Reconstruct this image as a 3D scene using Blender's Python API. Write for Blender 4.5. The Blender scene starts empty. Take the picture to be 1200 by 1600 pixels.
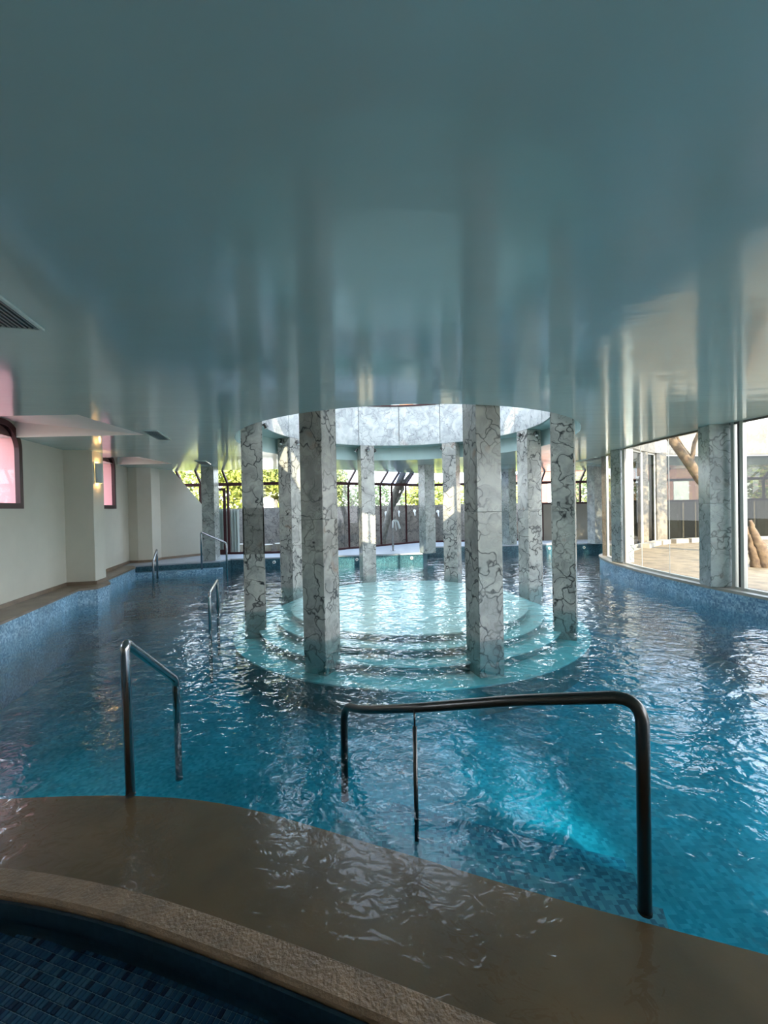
import bpy, bmesh, math, random
from mathutils import Vector, Matrix
random.seed(7)
S = bpy.context.scene
C = S.collection
PI = math.pi

# ------------------------------------------------------------------ camera
cam_d = bpy.data.cameras.new('camera'); cam = bpy.data.objects.new('camera', cam_d); C.objects.link(cam)
S.camera = cam
cam_d.sensor_fit = 'HORIZONTAL'; cam_d.sensor_width = 36.0; cam_d.lens = 668.7/1200*36.0
cam_d.clip_start = 0.02; cam_d.clip_end = 400
_pt, _ro = 0.012, -0.020
_F = Vector((0, math.cos(_pt), -math.sin(_pt))); _U0 = Vector((0, math.sin(_pt), math.cos(_pt))); _R0 = Vector((1, 0, 0))
_R = _R0*math.cos(_ro) + _U0*math.sin(_ro); _U = -_R0*math.sin(_ro) + _U0*math.cos(_ro)
_m = Matrix((_R, _U, -_F)).transposed().to_4x4(); _m.translation = (0, 0, 1.75)
cam.matrix_world = _m

# ------------------------------------------------------------------ world, sun, exposure
W = bpy.data.worlds.new('world'); S.world = W; W.use_nodes = True
nt = W.node_tree; nt.nodes.clear()
wo = nt.nodes.new('ShaderNodeOutputWorld'); bg = nt.nodes.new('ShaderNodeBackground')
tc = nt.nodes.new('ShaderNodeTexCoord'); sp = nt.nodes.new('ShaderNodeSeparateXYZ')
rp = nt.nodes.new('ShaderNodeValToRGB')
rp.color_ramp.elements[0].position = 0.0; rp.color_ramp.elements[0].color = (0.90, 0.94, 1.0, 1)
rp.color_ramp.elements[1].position = 0.7; rp.color_ramp.elements[1].color = (0.55, 0.72, 1.0, 1)
nt.links.new(tc.outputs['Generated'], sp.inputs[0]); nt.links.new(sp.outputs[2], rp.inputs[0])
nt.links.new(rp.outputs[0], bg.inputs[0]); nt.links.new(bg.outputs[0], wo.inputs[0])
bg.inputs[1].default_value = 1.45
sun_d = bpy.data.lights.new('sun', 'SUN'); sun = bpy.data.objects.new('sun', sun_d); C.objects.link(sun)
sun_d.energy = 2.8; sun_d.color = (1.0, 0.86, 0.66); sun_d.angle = 0.009
SUN_DIR = Vector((-0.12, 0.80, -0.54)).normalized()
sun.rotation_euler = SUN_DIR.to_track_quat('-Z', 'Y').to_euler()
S.view_settings.view_transform = 'Standard'; S.view_settings.look = 'None'
S.view_settings.gamma = 1.0; S.view_settings.use_curve_mapping = False
S.view_settings.exposure = 2.62

# ------------------------------------------------------------------ material helpers
def mat(name):
    m = bpy.data.materials.new(name); m.use_nodes = True
    return m, m.node_tree.nodes, m.node_tree.links
def simple(name, col, rough=0.5, metal=0.0, var=0.0, scale=6.0, bump=0.0, bscale=40.0, spec=0.5, col2=None, aniso=(1,1,1)):
    m, n, l = mat(name); b = n['Principled BSDF']
    b.inputs['Base Color'].default_value = (*col, 1); b.inputs['Roughness'].default_value = rough
    b.inputs['Metallic'].default_value = metal; b.inputs['Specular IOR Level'].default_value = spec
    g = n.new('ShaderNodeNewGeometry'); mp = n.new('ShaderNodeMapping'); mp.inputs['Scale'].default_value = aniso
    l.new(g.outputs['Position'], mp.inputs[0])
    if var or col2:
        t = n.new('ShaderNodeTexNoise'); t.inputs['Scale'].default_value = scale; t.inputs['Detail'].default_value = 5
        l.new(mp.outputs[0], t.inputs['Vector'])
        r = n.new('ShaderNodeValToRGB'); r.color_ramp.elements[0].position = .32; r.color_ramp.elements[1].position = .68
        c2 = col2 if col2 else tuple(max(0, c*(1-var)) for c in col)
        r.color_ramp.elements[0].color = (*c2, 1); r.color_ramp.elements[1].color = (*col, 1)
        l.new(t.outputs['Fac'], r.inputs[0]); l.new(r.outputs[0], b.inputs['Base Color'])
    if bump:
        t2 = n.new('ShaderNodeTexNoise'); t2.inputs['Scale'].default_value = bscale; t2.inputs['Detail'].default_value = 4
        l.new(mp.outputs[0], t2.inputs['Vector'])
        bp = n.new('ShaderNodeBump'); bp.inputs['Strength'].default_value = bump; bp.inputs['Distance'].default_value = .01
        l.new(t2.outputs['Fac'], bp.inputs['Height']); l.new(bp.outputs[0], b.inputs['Normal'])
    return m
def marble(name, base, vein, scale=3.2, fine=9.0, strength=1.0, rust=0.0, rough=0.22):
    m, n, l = mat(name); b = n['Principled BSDF']; b.inputs['Roughness'].default_value = rough
    g = n.new('ShaderNodeNewGeometry'); oi = n.new('ShaderNodeObjectInfo')
    mu = n.new('ShaderNodeVectorMath'); mu.operation = 'SCALE'; mu.inputs[0].default_value = (37, 61, 23)
    l.new(oi.outputs['Random'], mu.inputs['Scale'])
    ad = n.new('ShaderNodeVectorMath'); ad.operation = 'ADD'
    l.new(g.outputs['Position'], ad.inputs[0]); l.new(mu.outputs[0], ad.inputs[1])
    nz = n.new('ShaderNodeTexNoise'); nz.inputs['Scale'].default_value = 2.6; nz.inputs['Detail'].default_value = 2.5
    nz.inputs['Roughness'].default_value = .62
    l.new(ad.outputs[0], nz.inputs['Vector'])
    sb = n.new('ShaderNodeVectorMath'); sb.operation = 'MULTIPLY_ADD'
    sb.inputs[1].default_value = (.75, .75, .75); l.new(nz.outputs['Color'], sb.inputs[0]); l.new(ad.outputs[0], sb.inputs[2])
    def layer(sc, w0, w1, modscale, lo, hi):
        v = n.new('ShaderNodeTexVoronoi'); v.feature = 'DISTANCE_TO_EDGE'; v.inputs['Scale'].default_value = sc
        l.new(sb.outputs[0], v.inputs['Vector'])
        r = n.new('ShaderNodeMapRange'); r.inputs['From Min'].default_value = w0; r.inputs['From Max'].default_value = w1
        r.inputs['To Min'].default_value = 1; r.inputs['To Max'].default_value = 0
        l.new(v.outputs['Distance'], r.inputs['Value'])
        t = n.new('ShaderNodeTexNoise'); t.inputs['Scale'].default_value = modscale; t.inputs['Detail'].default_value = 2
        l.new(ad.outputs[0], t.inputs['Vector'])
        r2 = n.new('ShaderNodeMapRange'); r2.inputs['From Min'].default_value = lo; r2.inputs['From Max'].default_value = hi
        l.new(t.outputs['Fac'], r2.inputs['Value'])
        mm = n.new('ShaderNodeMath'); mm.operation = 'MULTIPLY'; l.new(r.outputs[0], mm.inputs[0]); l.new(r2.outputs[0], mm.inputs[1])
        return mm
    a = layer(scale, .0, .055, 2.2, .30, .52); c = layer(fine, .0, .055, 3.1, .40, .72)
    c2 = n.new('ShaderNodeMath'); c2.operation = 'MULTIPLY'; c2.inputs[1].default_value = .6; l.new(c.outputs[0], c2.inputs[0])
    mx = n.new('ShaderNodeMath'); mx.operation = 'MAXIMUM'; l.new(a.outputs[0], mx.inputs[0]); l.new(c2.outputs[0], mx.inputs[1])
    ms = n.new('ShaderNodeMath'); ms.operation = 'MULTIPLY'; ms.inputs[1].default_value = strength; ms.use_clamp = True
    l.new(mx.outputs[0], ms.inputs[0])
    cl = n.new('ShaderNodeTexNoise'); cl.inputs['Scale'].default_value = 3.5; cl.inputs['Detail'].default_value = 6
    l.new(sb.outputs[0], cl.inputs['Vector'])
    cr = n.new('ShaderNodeValToRGB'); cr.color_ramp.elements[0].position = .35; cr.color_ramp.elements[1].position = .62
    cr.color_ramp.elements[0].color = (base[0]*.62, base[1]*.64, base[2]*.66, 1); cr.color_ramp.elements[1].color = (*base, 1)
    l.new(cl.outputs['Fac'], cr.inputs[0])
    mix = n.new('ShaderNodeMix'); mix.data_type = 'RGBA'
    l.new(ms.outputs[0], mix.inputs['Factor']); l.new(cr.outputs[0], mix.inputs['A']); mix.inputs['B'].default_value = (*vein, 1)
    out = mix.outputs['Result']
    if rust:
        rn = n.new('ShaderNodeTexNoise'); rn.inputs['Scale'].default_value = 2.3; l.new(ad.outputs[0], rn.inputs['Vector'])
        rr = n.new('ShaderNodeMapRange'); rr.inputs['From Min'].default_value = .66; rr.inputs['From Max'].default_value = .74
        rr.inputs['To Max'].default_value = rust; l.new(rn.outputs['Fac'], rr.inputs['Value'])
        m2 = n.new('ShaderNodeMix'); m2.data_type = 'RGBA'; l.new(rr.outputs[0], m2.inputs['Factor']); l.new(out, m2.inputs['A'])
        m2.inputs['B'].default_value = (.30, .13, .06, 1); out = m2.outputs['Result']
    l.new(out, b.inputs['Base Color'])
    return m
def mosaic(name, cols, size=.025, grout=(.25, .33, .38), rough=.3):
    """vertical or flat mosaic: rows in z and along x+y, coloured by white noise per cell"""
    m, n, l = mat(name); b = n['Principled BSDF']; b.inputs['Roughness'].default_value = rough
    g = n.new('ShaderNodeNewGeometry')
    sc = n.new('ShaderNodeVectorMath'); sc.operation = 'SCALE'; sc.inputs['Scale'].default_value = 1/size
    l.new(g.outputs['Position'], sc.inputs[0])
    fl = n.new('ShaderNodeVectorMath'); fl.operation = 'FLOOR'; l.new(sc.outputs[0], fl.inputs[0])
    wn = n.new('ShaderNodeTexWhiteNoise'); wn.noise_dimensions = '3D'; l.new(fl.outputs[0], wn.inputs['Vector'])
    r = n.new('ShaderNodeValToRGB'); r.color_ramp.interpolation = 'CONSTANT'
    while len(r.color_ramp.elements) < len(cols): r.color_ramp.elements.new(.5)
    for i, c in enumerate(cols):
        r.color_ramp.elements[i].position = i/len(cols); r.color_ramp.elements[i].color = (*c, 1)
    l.new(wn.outputs['Value'], r.inputs[0])
    big = n.new('ShaderNodeTexNoise'); big.inputs['Scale'].default_value = 2.2; big.inputs['Detail'].default_value = 3
    l.new(g.outputs['Position'], big.inputs['Vector'])
    hs = n.new('ShaderNodeHueSaturation'); l.new(r.outputs[0], hs.inputs['Color'])
    mr = n.new('ShaderNodeMapRange'); mr.inputs['From Min'].default_value = .3; mr.inputs['From Max'].default_value = .7
    mr.inputs['To Min'].default_value = .75; mr.inputs['To Max'].default_value = 1.2
    l.new(big.outputs['Fac'], mr.inputs['Value']); l.new(mr.outputs[0], hs.inputs['Value'])
    l.new(hs.outputs[0], b.inputs['Base Color'])
    return m
def schlick(n, l, ior, normal=None):
    f0 = ((ior-1)/(ior+1))**2; g = n.new('ShaderNodeNewGeometry'); d = n.new('ShaderNodeVectorMath'); d.operation = 'DOT_PRODUCT'
    l.new(g.outputs['Incoming'], d.inputs[0]); l.new(normal or g.outputs['Normal'], d.inputs[1])
    def M_(op, a, b=None):
        q = n.new('ShaderNodeMath'); q.operation = op
        for i, v in enumerate((a, b)):
            if v is None: continue
            if isinstance(v, (int, float)): q.inputs[i].default_value = v
            else: l.new(v, q.inputs[i])
        return q.outputs[0]
    c = M_('ABSOLUTE', d.outputs['Value']); p = M_('POWER', M_('SUBTRACT', 1.0, c), 5.0)
    return M_('ADD', M_('MULTIPLY', p, 1-f0), f0)
def water(name, ripple=1.0, tint=(.96, 1.0, 1.0), absorb=(.0, .66, .74), dens=1.0, refl=1.0):
    m, n, l = mat(name); n.clear()
    o = n.new('ShaderNodeOutputMaterial'); tr = n.new('ShaderNodeBsdfTransparent'); gl = n.new('ShaderNodeBsdfGlossy')
    tr.inputs[0].default_value = (*tint, 1); gl.inputs['Roughness'].default_value = .03
    gl.inputs[0].default_value = (refl, refl, refl, 1)
    mx = n.new('ShaderNodeMixShader'); pass
    g = n.new('ShaderNodeNewGeometry'); mp = n.new('ShaderNodeMapping'); mp.inputs['Scale'].default_value = (1, 1.25, 1)
    mp.inputs['Rotation'].default_value = (0, 0, .35)
    l.new(g.outputs['Position'], mp.inputs[0])
    n1 = n.new('ShaderNodeTexNoise'); n1.inputs['Scale'].default_value = 3.1; n1.inputs['Detail'].default_value = 2; n1.inputs['Distortion'].default_value = .7
    n2 = n.new('ShaderNodeTexNoise'); n2.inputs['Scale'].default_value = 9.0; n2.inputs['Detail'].default_value = 2; n2.inputs['Distortion'].default_value = .9
    for q in (n1, n2): l.new(mp.outputs[0], q.inputs['Vector'])
    b1 = n.new('ShaderNodeBump'); b1.inputs['Strength'].default_value = 1; b1.inputs['Distance'].default_value = .028*ripple
    b2 = n.new('ShaderNodeBump'); b2.inputs['Strength'].default_value = 1; b2.inputs['Distance'].default_value = .0075*ripple
    sx = n.new('ShaderNodeSeparateXYZ'); l.new(g.outputs['Position'], sx.inputs[0])
    ma = n.new('ShaderNodeMath'); ma.operation = 'MULTIPLY_ADD'; ma.inputs[1].default_value = .36; l.new(sx.outputs[0], ma.inputs[0]); l.new(sx.outputs[1], ma.inputs[2])
    for bb, full, lo_v in ((b1, .030*ripple, .30), (b2, .0085*ripple, .9)):
        rg = n.new('ShaderNodeMapRange'); rg.inputs['From Min'].default_value = 2.1; rg.inputs['From Max'].default_value = 4.2
        rg.inputs['To Min'].default_value = full*lo_v*.8; rg.inputs['To Max'].default_value = full
        l.new(ma.outputs[0], rg.inputs['Value']); l.new(rg.outputs[0], bb.inputs['Distance'])
    l.new(n1.outputs['Fac'], b1.inputs['Height']); l.new(n2.outputs['Fac'], b2.inputs['Height']); l.new(b1.outputs[0], b2.inputs['Normal'])
    l.new(b2.outputs[0], gl.inputs['Normal']); l.new(schlick(n, l, 1.40, b2.outputs[0]), mx.inputs[0]); l.new(tr.outputs[0], mx.inputs[1]); l.new(gl.outputs[0], mx.inputs[2])
    l.new(mx.outputs[0], o.inputs['Surface'])
    ab = n.new('ShaderNodeVolumeAbsorption'); ab.inputs['Color'].default_value = (*absorb, 1); ab.inputs['Density'].default_value = dens
    l.new(ab.outputs[0], o.inputs['Volume'])
    return m
def glass(name, tint=(.93, .97, .96), k=1.45):
    m, n, l = mat(name); n.clear()
    o = n.new('ShaderNodeOutputMaterial'); tr = n.new('ShaderNodeBsdfTransparent'); gl = n.new('ShaderNodeBsdfGlossy')
    tr.inputs[0].default_value = (*tint, 1); gl.inputs['Roughness'].default_value = .01
    mx = n.new('ShaderNodeMixShader'); l.new(schlick(n, l, k), mx.inputs[0]); l.new(tr.outputs[0], mx.inputs[1]); l.new(gl.outputs[0], mx.inputs[2]); l.new(mx.outputs[0], o.inputs[0])
    return m
def emit(name, col, s):
    m, n, l = mat(name); b = n['Principled BSDF']; b.inputs['Base Color'].default_value = (*col, 1)
    b.inputs['Emission Color'].default_value = (*col, 1); b.inputs['Emission Strength'].default_value = s
    return m

M = {}
M['ceil'] = simple('ceiling_lacquer', (.49, .61, .59), .11, var=.05, scale=.8, bump=.35, bscale=1.6, spec=.8, aniso=(1, 2.6, 1))  # teal glow bounced off the pool is put into the base colour
M['ceilw'] = simple('recess_white_paint', (.80, .76, .72), .6)
M['wall'] = simple('cream_textured_paint', (.58, .55, .46), .7, var=.05, scale=3, bump=.25, bscale=120)
M['marble'] = marble('calacatta_marble', (.46, .43, .38), (.016, .018, .022), 3.0, 8.5, 1.0, rust=.5)
M['marble_green'] = marble('green_grey_marble', (.36, .39, .36), (.04, .05, .05), 3.4, 10, .9, rust=.2)
M['marble_drum'] = marble('white_grey_marble', (.55, .54, .52), (.16, .16, .17), 4.5, 11, .75, rust=.25)
M['marble_court'] = marble('sunlit_beige_marble', (.22, .185, .135), (.06, .045, .03), 6, 14, .7)
M['marble_garden'] = marble('garden_wall_marble', (.20, .175, .155), (.02, .02, .02), 3.5, 9, .9)
M['core'] = simple('column_core_mortar', (.20, .20, .19), .9)
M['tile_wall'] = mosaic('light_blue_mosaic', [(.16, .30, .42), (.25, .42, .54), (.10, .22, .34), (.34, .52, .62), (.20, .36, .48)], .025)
M['shade_blue'] = mosaic('shaded_blue_mosaic', [(.006, .018, .028), (.012, .03, .045), (.008, .024, .035)], .025)  # tiles darkened for the shade on the small pool's wall
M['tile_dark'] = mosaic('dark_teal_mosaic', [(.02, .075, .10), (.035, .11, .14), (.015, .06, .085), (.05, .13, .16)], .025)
M['tile_floor'] = mosaic('pool_floor_mosaic', [(.10, .42, .46), (.15, .52, .55), (.12, .47, .50), (.07, .36, .41), (.18, .56, .59)], .03)
M['platform'] = simple('pale_platform_tile', (.62, .66, .58), .4, var=.15, scale=5)
M['riser'] = simple('platform_riser_tile', (.16, .25, .24), .4, var=.3, scale=12)
M['step'] = mosaic('step_mosaic', [(.05, .18, .24), (.08, .25, .31), (.03, .11, .17), (.10, .29, .34)], .025)
M['cap'] = simple('brown_stone_cap', (.26, .19, .13), .32, var=.35, scale=4, bump=.15, bscale=60)
M['ledge'] = simple('wet_brown_resin_ledge', (.20, .105, .048), .25, col2=(.125, .068, .032), scale=2.2, bump=.05, bscale=90)
M['curb'] = simple('rough_brown_stone_curb', (.30, .185, .105), .28, col2=(.18, .115, .07), scale=9, bump=.9, bscale=60)
M['deck'] = simple('pale_stone_deck', (.38, .40, .43), .35, var=.1, scale=5)
M['cream'] = simple('cream_stone_coping', (.34, .30, .24), .4, var=.15, scale=6)
M['court_floor'] = simple('warm_courtyard_paving', (.22, .165, .095), .7, col2=(.11, .08, .045), scale=4, bump=.5, bscale=30)
M['steel'] = simple('brushed_stainless_steel', (.36, .36, .37), .22, metal=1)
M['darksteel'] = simple('dark_patinated_steel', (.10, .095, .09), .28, metal=1)
M['maroon'] = simple('dark_maroon_aluminium', (.045, .012, .013), .4, spec=.25)
M['pink'] = simple('pink_render', (.72, .36, .36), .8, bump=.2, bscale=60)
M['white'] = simple('white_enamel', (.78, .78, .76), .4)
M['alu'] = simple('champagne_aluminium', (.50, .48, .42), .35, metal=.4)
M['black'] = simple('black_rubber_gap', (.01, .01, .01), .6)
M['ventm'] = simple('grey_grille_metal', (.16, .21, .22), .4, metal=.3)
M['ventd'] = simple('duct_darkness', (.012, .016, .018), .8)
M['glass'] = glass('clear_window_glass'); M['glass_court'] = glass('court_glazing', (.84, .86, .84)); M['glass_sky_tint'] = glass('sky_tinted_roof_glass', (.62, .74, .95), 1.9)  # blue of the reflected sky is put into the roof glass tint
M['beige'] = simple('beige_parapet_paint', (.34, .30, .25), .8, var=.1, scale=2)
M['terracotta'] = simple('terracotta_paint', (.50, .20, .08), .8, var=.15)
M['redb'] = simple('pink_far_building', (.36, .17, .13), .9, var=.1)
M['ground'] = simple('garden_soil', (.20, .17, .11), 1, var=.4, scale=3)
M['leafa'] = simple('sunlit_yellow_green_leaf', (.40, .40, .07), .6, col2=(.16, .22, .04), scale=5)
M['leafb'] = simple('olive_leaf', (.26, .29, .09), .6, col2=(.09, .13, .04), scale=5)
M['palm'] = simple('palm_leaf', (.24, .25, .06), .5)
M['bark'] = simple('pale_tree_bark', (.17, .115, .065), .9, col2=(.08, .05, .03), scale=9, bump=.8, bscale=20)
M['barkd'] = simple('grey_tree_bark', (.22, .20, .17), .9, var=.5, scale=9, bump=.8, bscale=20)
M['pot'] = simple('pale_clay', (.46, .42, .36), .8, var=.2)
M['water'] = water('pool_water', 1.0)
M['water_small'] = water('still_small_pool_water', .3, (.88, .96, .98), (.1, .6, .75), .8, .5)
M['lampglow'] = emit('warm_lamp_glow', (1.0, .58, .22), 9)
M['shade'] = simple('satin_glass_shade', (.45, .50, .48), .35)
m_, n_, l_ = mat('opal_polycarbonate'); n_.clear(); o_ = n_.new('ShaderNodeOutputMaterial'); t_ = n_.new('ShaderNodeBsdfTranslucent')
t_.inputs[0].default_value = (.30, .32, .33, 1); l_.new(t_.outputs[0], o_.inputs[0]); M['opal'] = m_
M['glass_thin'] = glass('thin_open_pane', (.97, .98, .97), 1.02)
M['glass_dark'] = glass('shade_darkened_door_glass', (.16, .17, .15), 1.45)  # dark tint stands in for the unlit hall behind the doors
M['curtain'] = simple('pale_grey_curtain', (.42, .44, .40), .9)
for i, c in enumerate([(.008, .02, .055), (.02, .06, .12), (.03, .09, .16), (.055, .125, .19), (.025, .075, .14)]):
    M['mt%d' % i] = simple('small_mosaic_blue_%d' % i, c, .25, var=.25, scale=60)
M['grout'] = simple('blue_grey_grout', (.20, .27, .30), .8)

# ------------------------------------------------------------------ object helpers
def link(name, bm, m, parent=None, smooth=False):
    me = bpy.data.meshes.new(name)
    bmesh.ops.recalc_face_normals(bm, faces=bm.faces[:]) if bm.faces else None
    bm.to_mesh(me); bm.free()
    if smooth:
        for p in me.polygons: p.use_smooth = True
    me.materials.append(M[m] if isinstance(m, str) else m)
    o = bpy.data.objects.new(name, me); C.objects.link(o)
    if parent: o.parent = parent
    return o
def inst(name, me, parent, loc=(0, 0, 0), rz=0):
    o = bpy.data.objects.new(name, me); C.objects.link(o); o.parent = parent; o.location = loc; o.rotation_euler = (0, 0, rz); return o
def tag(o, label, cat, group=None, kind=None):
    o['label'] = label; o['category'] = cat
    if group: o['group'] = group
    if kind: o['kind'] = kind
    return o
def empty(name, loc=(0, 0, 0), rz=0):
    o = bpy.data.objects.new(name, None); o.empty_display_size = .1; C.objects.link(o); o.location = loc; o.rotation_euler = (0, 0, rz); return o
def thing(name, label, cat, loc=(0, 0, 0), rz=0, group=None): return tag(empty(name, loc, rz), label, cat, group)
def struct(o): o['kind'] = 'structure'; return o
def box(bm, x0, x1, y0, y1, z0, z1, mtx=None):
    vs = [bm.verts.new(Vector(p)) for p in ((x0,y0,z0),(x1,y0,z0),(x1,y1,z0),(x0,y1,z0),(x0,y0,z1),(x1,y0,z1),(x1,y1,z1),(x0,y1,z1))]
    if mtx is not None:
        for v in vs: v.co = mtx @ v.co
    for f in ((0,3,2,1),(4,5,6,7),(0,1,5,4),(1,2,6,5),(2,3,7,6),(3,0,4,7)): bm.faces.new([vs[i] for i in f])
def bar(bm, a, b, w, h, up=(0, 0, 1)):
    a, b = Vector(a), Vector(b); d = (b-a); L = d.length; d.normalize(); up = Vector(up)
    if abs(d.dot(up)) > .98: up = Vector((1, 0, 0))
    s = d.cross(up).normalized(); u = s.cross(d)
    m = Matrix((s, d, u)).transposed().to_4x4(); m.translation = a
    box(bm, -w/2, w/2, 0, L, -h/2, h/2, m)
def prism(bm, poly, z0, z1):
    lo = [bm.verts.new((x, y, z0)) for x, y in poly]; hi = [bm.verts.new((x, y, z1)) for x, y in poly]
    bm.faces.new(lo[::-1]); bm.faces.new(hi); n = len(poly)
    for i in range(n): bm.faces.new((lo[i], lo[(i+1) % n], hi[(i+1) % n], hi[i]))
def P(name, poly, z0, z1, m, parent=None):
    bm = bmesh.new(); prism(bm, poly, z0, z1); return link(name, bm, m, parent)
def arcbox(bm, r0, r1, a0, a1, z0, z1, n=8, cx=0, cy=0):
    rows = []
    for i in range(n+1):
        a = a0+(a1-a0)*i/n; c, s = math.cos(a), math.sin(a)
        rows.append([bm.verts.new((cx+r*c, cy+r*s, z)) for r, z in ((r0, z0), (r1, z0), (r1, z1), (r0, z1))])
    for i in range(n):
        for k in range(4): bm.faces.new((rows[i][k], rows[i][(k+1) % 4], rows[i+1][(k+1) % 4], rows[i+1][k]))
    bm.faces.new(rows[0]); bm.faces.new(rows[-1][::-1])
def ring(bm, r0, r1, z0, z1, n=96, cx=0, cy=0):
    rows = []
    for i in range(n):
        a = 2*PI*i/n; c, s = math.cos(a), math.sin(a)
        rows.append([bm.verts.new((cx+r*c, cy+r*s, z)) for r, z in ((r0, z0), (r1, z0), (r1, z1), (r0, z1))])
    for i in range(n):
        for k in range(4): bm.faces.new((rows[i][k], rows[i][(k+1) % 4], rows[(i+1) % n][(k+1) % 4], rows[(i+1) % n][k]))
def fillet(pts, r, n=8):
    pts = [Vector(p) for p in pts]; out = [pts[0]]
    for i in range(1, len(pts)-1):
        p = pts[i]; a = (pts[i-1]-p); b = (pts[i+1]-p); rr = min(r, a.length*.45, b.length*.45)
        A = p+a.normalized()*rr; B = p+b.normalized()*rr
        for k in range(n+1):
            t = k/n; out.append(A*(1-t)**2 + p*2*t*(1-t) + B*t*t)
    out.append(pts[-1]); return out
def tube(bm, pts, r, seg=14, r1=None):
    pts = [Vector(p) for p in pts]; N = len(pts); prev = None; rows = []
    for i, p in enumerate(pts):
        d = (pts[min(i+1, N-1)]-pts[max(i-1, 0)]).normalized()
        if prev is None:
            u = d.cross(Vector((0, 0, 1)));
            if u.length < .05: u = d.cross(Vector((1, 0, 0)))
        else: u = prev - d*prev.dot(d)
        u.normalize(); prev = u; v = d.cross(u); rr = r if r1 is None else r+(r1-r)*i/(N-1)
        rows.append([bm.verts.new(p+(u*math.cos(2*PI*k/seg)+v*math.sin(2*PI*k/seg))*rr) for k in range(seg)])
    for i in range(N-1):
        for k in range(seg): bm.faces.new((rows[i][k], rows[i][(k+1) % seg], rows[i+1][(k+1) % seg], rows[i+1][k]))
    bm.faces.new(rows[0][::-1]); bm.faces.new(rows[-1])
def lathe(bm, prof, seg=24, cx=0, cy=0):
    rows = [[bm.verts.new((cx+r*math.cos(2*PI*k/seg), cy+r*math.sin(2*PI*k/seg), z)) for k in range(seg)] for r, z in prof]
    for i in range(len(rows)-1):
        for k in range(seg): bm.faces.new((rows[i][k], rows[i][(k+1) % seg], rows[i+1][(k+1) % seg], rows[i+1][k]))
    bm.faces.new(rows[0][::-1]); bm.faces.new(rows[-1])
def smoothline(pts, n=6):
    """Catmull-Rom through 2-D points"""
    out = []; p = [pts[0]]+list(pts)+[pts[-1]]
    for i in range(1, len(p)-2):
        for k in range(n):
            t = k/n; o = []
            for a in range(2):
                p0, p1, p2, p3 = p[i-1][a], p[i][a], p[i+1][a], p[i+2][a]
                o.append(.5*((2*p1)+(-p0+p2)*t+(2*p0-5*p1+4*p2-p3)*t*t+(-p0+3*p1-3*p2+p3)*t**3))
            out.append(tuple(o))
    out.append(tuple(pts[-1])); return out
def offset(line, d):
    out = []
    for i, p in enumerate(line):
        a = Vector(line[max(i-1, 0)]); b = Vector(line[min(i+1, len(line)-1)]); t = (b-a).normalized()
        out.append((p[0]-t.y*d, p[1]+t.x*d))
    return out

CX, CY, RR = .429, 8.403, 3.147
RC, PH, A = 2.869, .082, .355
HC, HS = 3.0, 3.33

# ------------------------------------------------------------------ key outlines
ledge_out = smoothline([(-5.6, 2.05), (-4.4, 2.35), (-3.2, 2.56), (-2.4, 2.63), (-1.6, 2.635), (-.9, 2.52), (0, 2.18), (.7, 1.90), (1.46, 1.63), (2.4, 1.30), (3.6, .90), (6.6, .1)], 6)
curb_line = smoothline([(-6.2, .9), (-4.6, 1.62), (-3.2, 1.98), (-2.5, 2.07), (-1.9, 2.065), (-1.24, 1.94), (-.62, 1.75), (-.03, 1.54), (.36, 1.39), (1.0, 1.13), (2.0, .70), (3.5, -.05), (5.0, -1.0)], 5)
def curb_arc(r, *_): return [tuple(p) for p in offset(curb_line, -(4.51-r))]
def curb_y(x):
    for a, b in zip(curb_line[:-1], curb_line[1:]):
        if a[0] <= x <= b[0]: return a[1]+(b[1]-a[1])*(x-a[0])/(b[0]-a[0])
    return -9
left_wall = [(-5.0, -5.0), (-5.0, 1.0), (-5.2, 3.6), (-5.91, 6.53), (-6.33, 8.5), (-6.43, 9.05), (-6.80, 10.5), (-7.22, 12.1)]
court_edge = smoothline([(6.9, -1.0), (6.5, 1.5), (6.05, 4.0), (5.72, 5.8), (5.56, 6.7), (5.44, 7.6), (5.39, 8.5), (5.40, 9.4), (5.50, 10.4), (5.72, 11.3), (6.02, 11.95), (6.35, 12.15), (6.75, 12.1)], 5)
court_far = [(7.3, 12.9), (8.3, 13.9), (9.6, 14.9), (12.2, 15.5), (18, 15.6)]
FAC = [(-8.6, 13.9), (-2.4, 13.9), (1.4, 16.9), (18, 16.9)]     # base line of the glazed facade
def fac_in(d):
    return [(-8.6, 13.9-d), (-2.4+.38*d*.9, 13.9-d), (1.4+.38*d*.9, 16.9-d), (18, 16.9-d)]

# ------------------------------------------------------------------ ceiling with its openings
def recess_rect(xw0, xw1, xt, y0, y1):  # x at wall (near,far), tip x
    return [(xw0, y0), (xw1, y1), (xt, y1), (xt, y0)]
rec = [recess_rect(-5.62, -6.02, -3.87, 5.45, 6.98), recess_rect(-6.62, -7.0, -5.55, 9.75, 11.3), recess_rect(-5.02, -5.12, -3.3, 1.3, 2.9)]
FI = fac_in(.45)
outer = [(-5.3, -5.0)] + [(x-.25, y) for x, y in left_wall[1:]] + [(-7.6, 12.9), (-8.6, 13.45)] + FI[1:] + [(18, 15.6)] + court_far[::-1][1:] \
        + [(7.0, 12.4)] + offset(court_edge, -.27)[::-1] + [(7.2, -5.0)]
def filled(loops, z):
    bm = bmesh.new(); es = []
    for lp in loops:
        vs = [bm.verts.new((x, y, z)) for x, y in lp]
        es += [bm.edges.new((vs[i], vs[(i+1) % len(vs)])) for i in range(len(vs))]
    bmesh.ops.triangle_fill(bm, use_beauty=True, use_dissolve=False, edges=es)
    return bm
circ = lambda r, n=96: [(CX+r*math.cos(2*PI*i/n), CY+r*math.sin(2*PI*i/n)) for i in range(n)]
bm = filled([outer, circ(RR)]+rec, HC)
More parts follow.
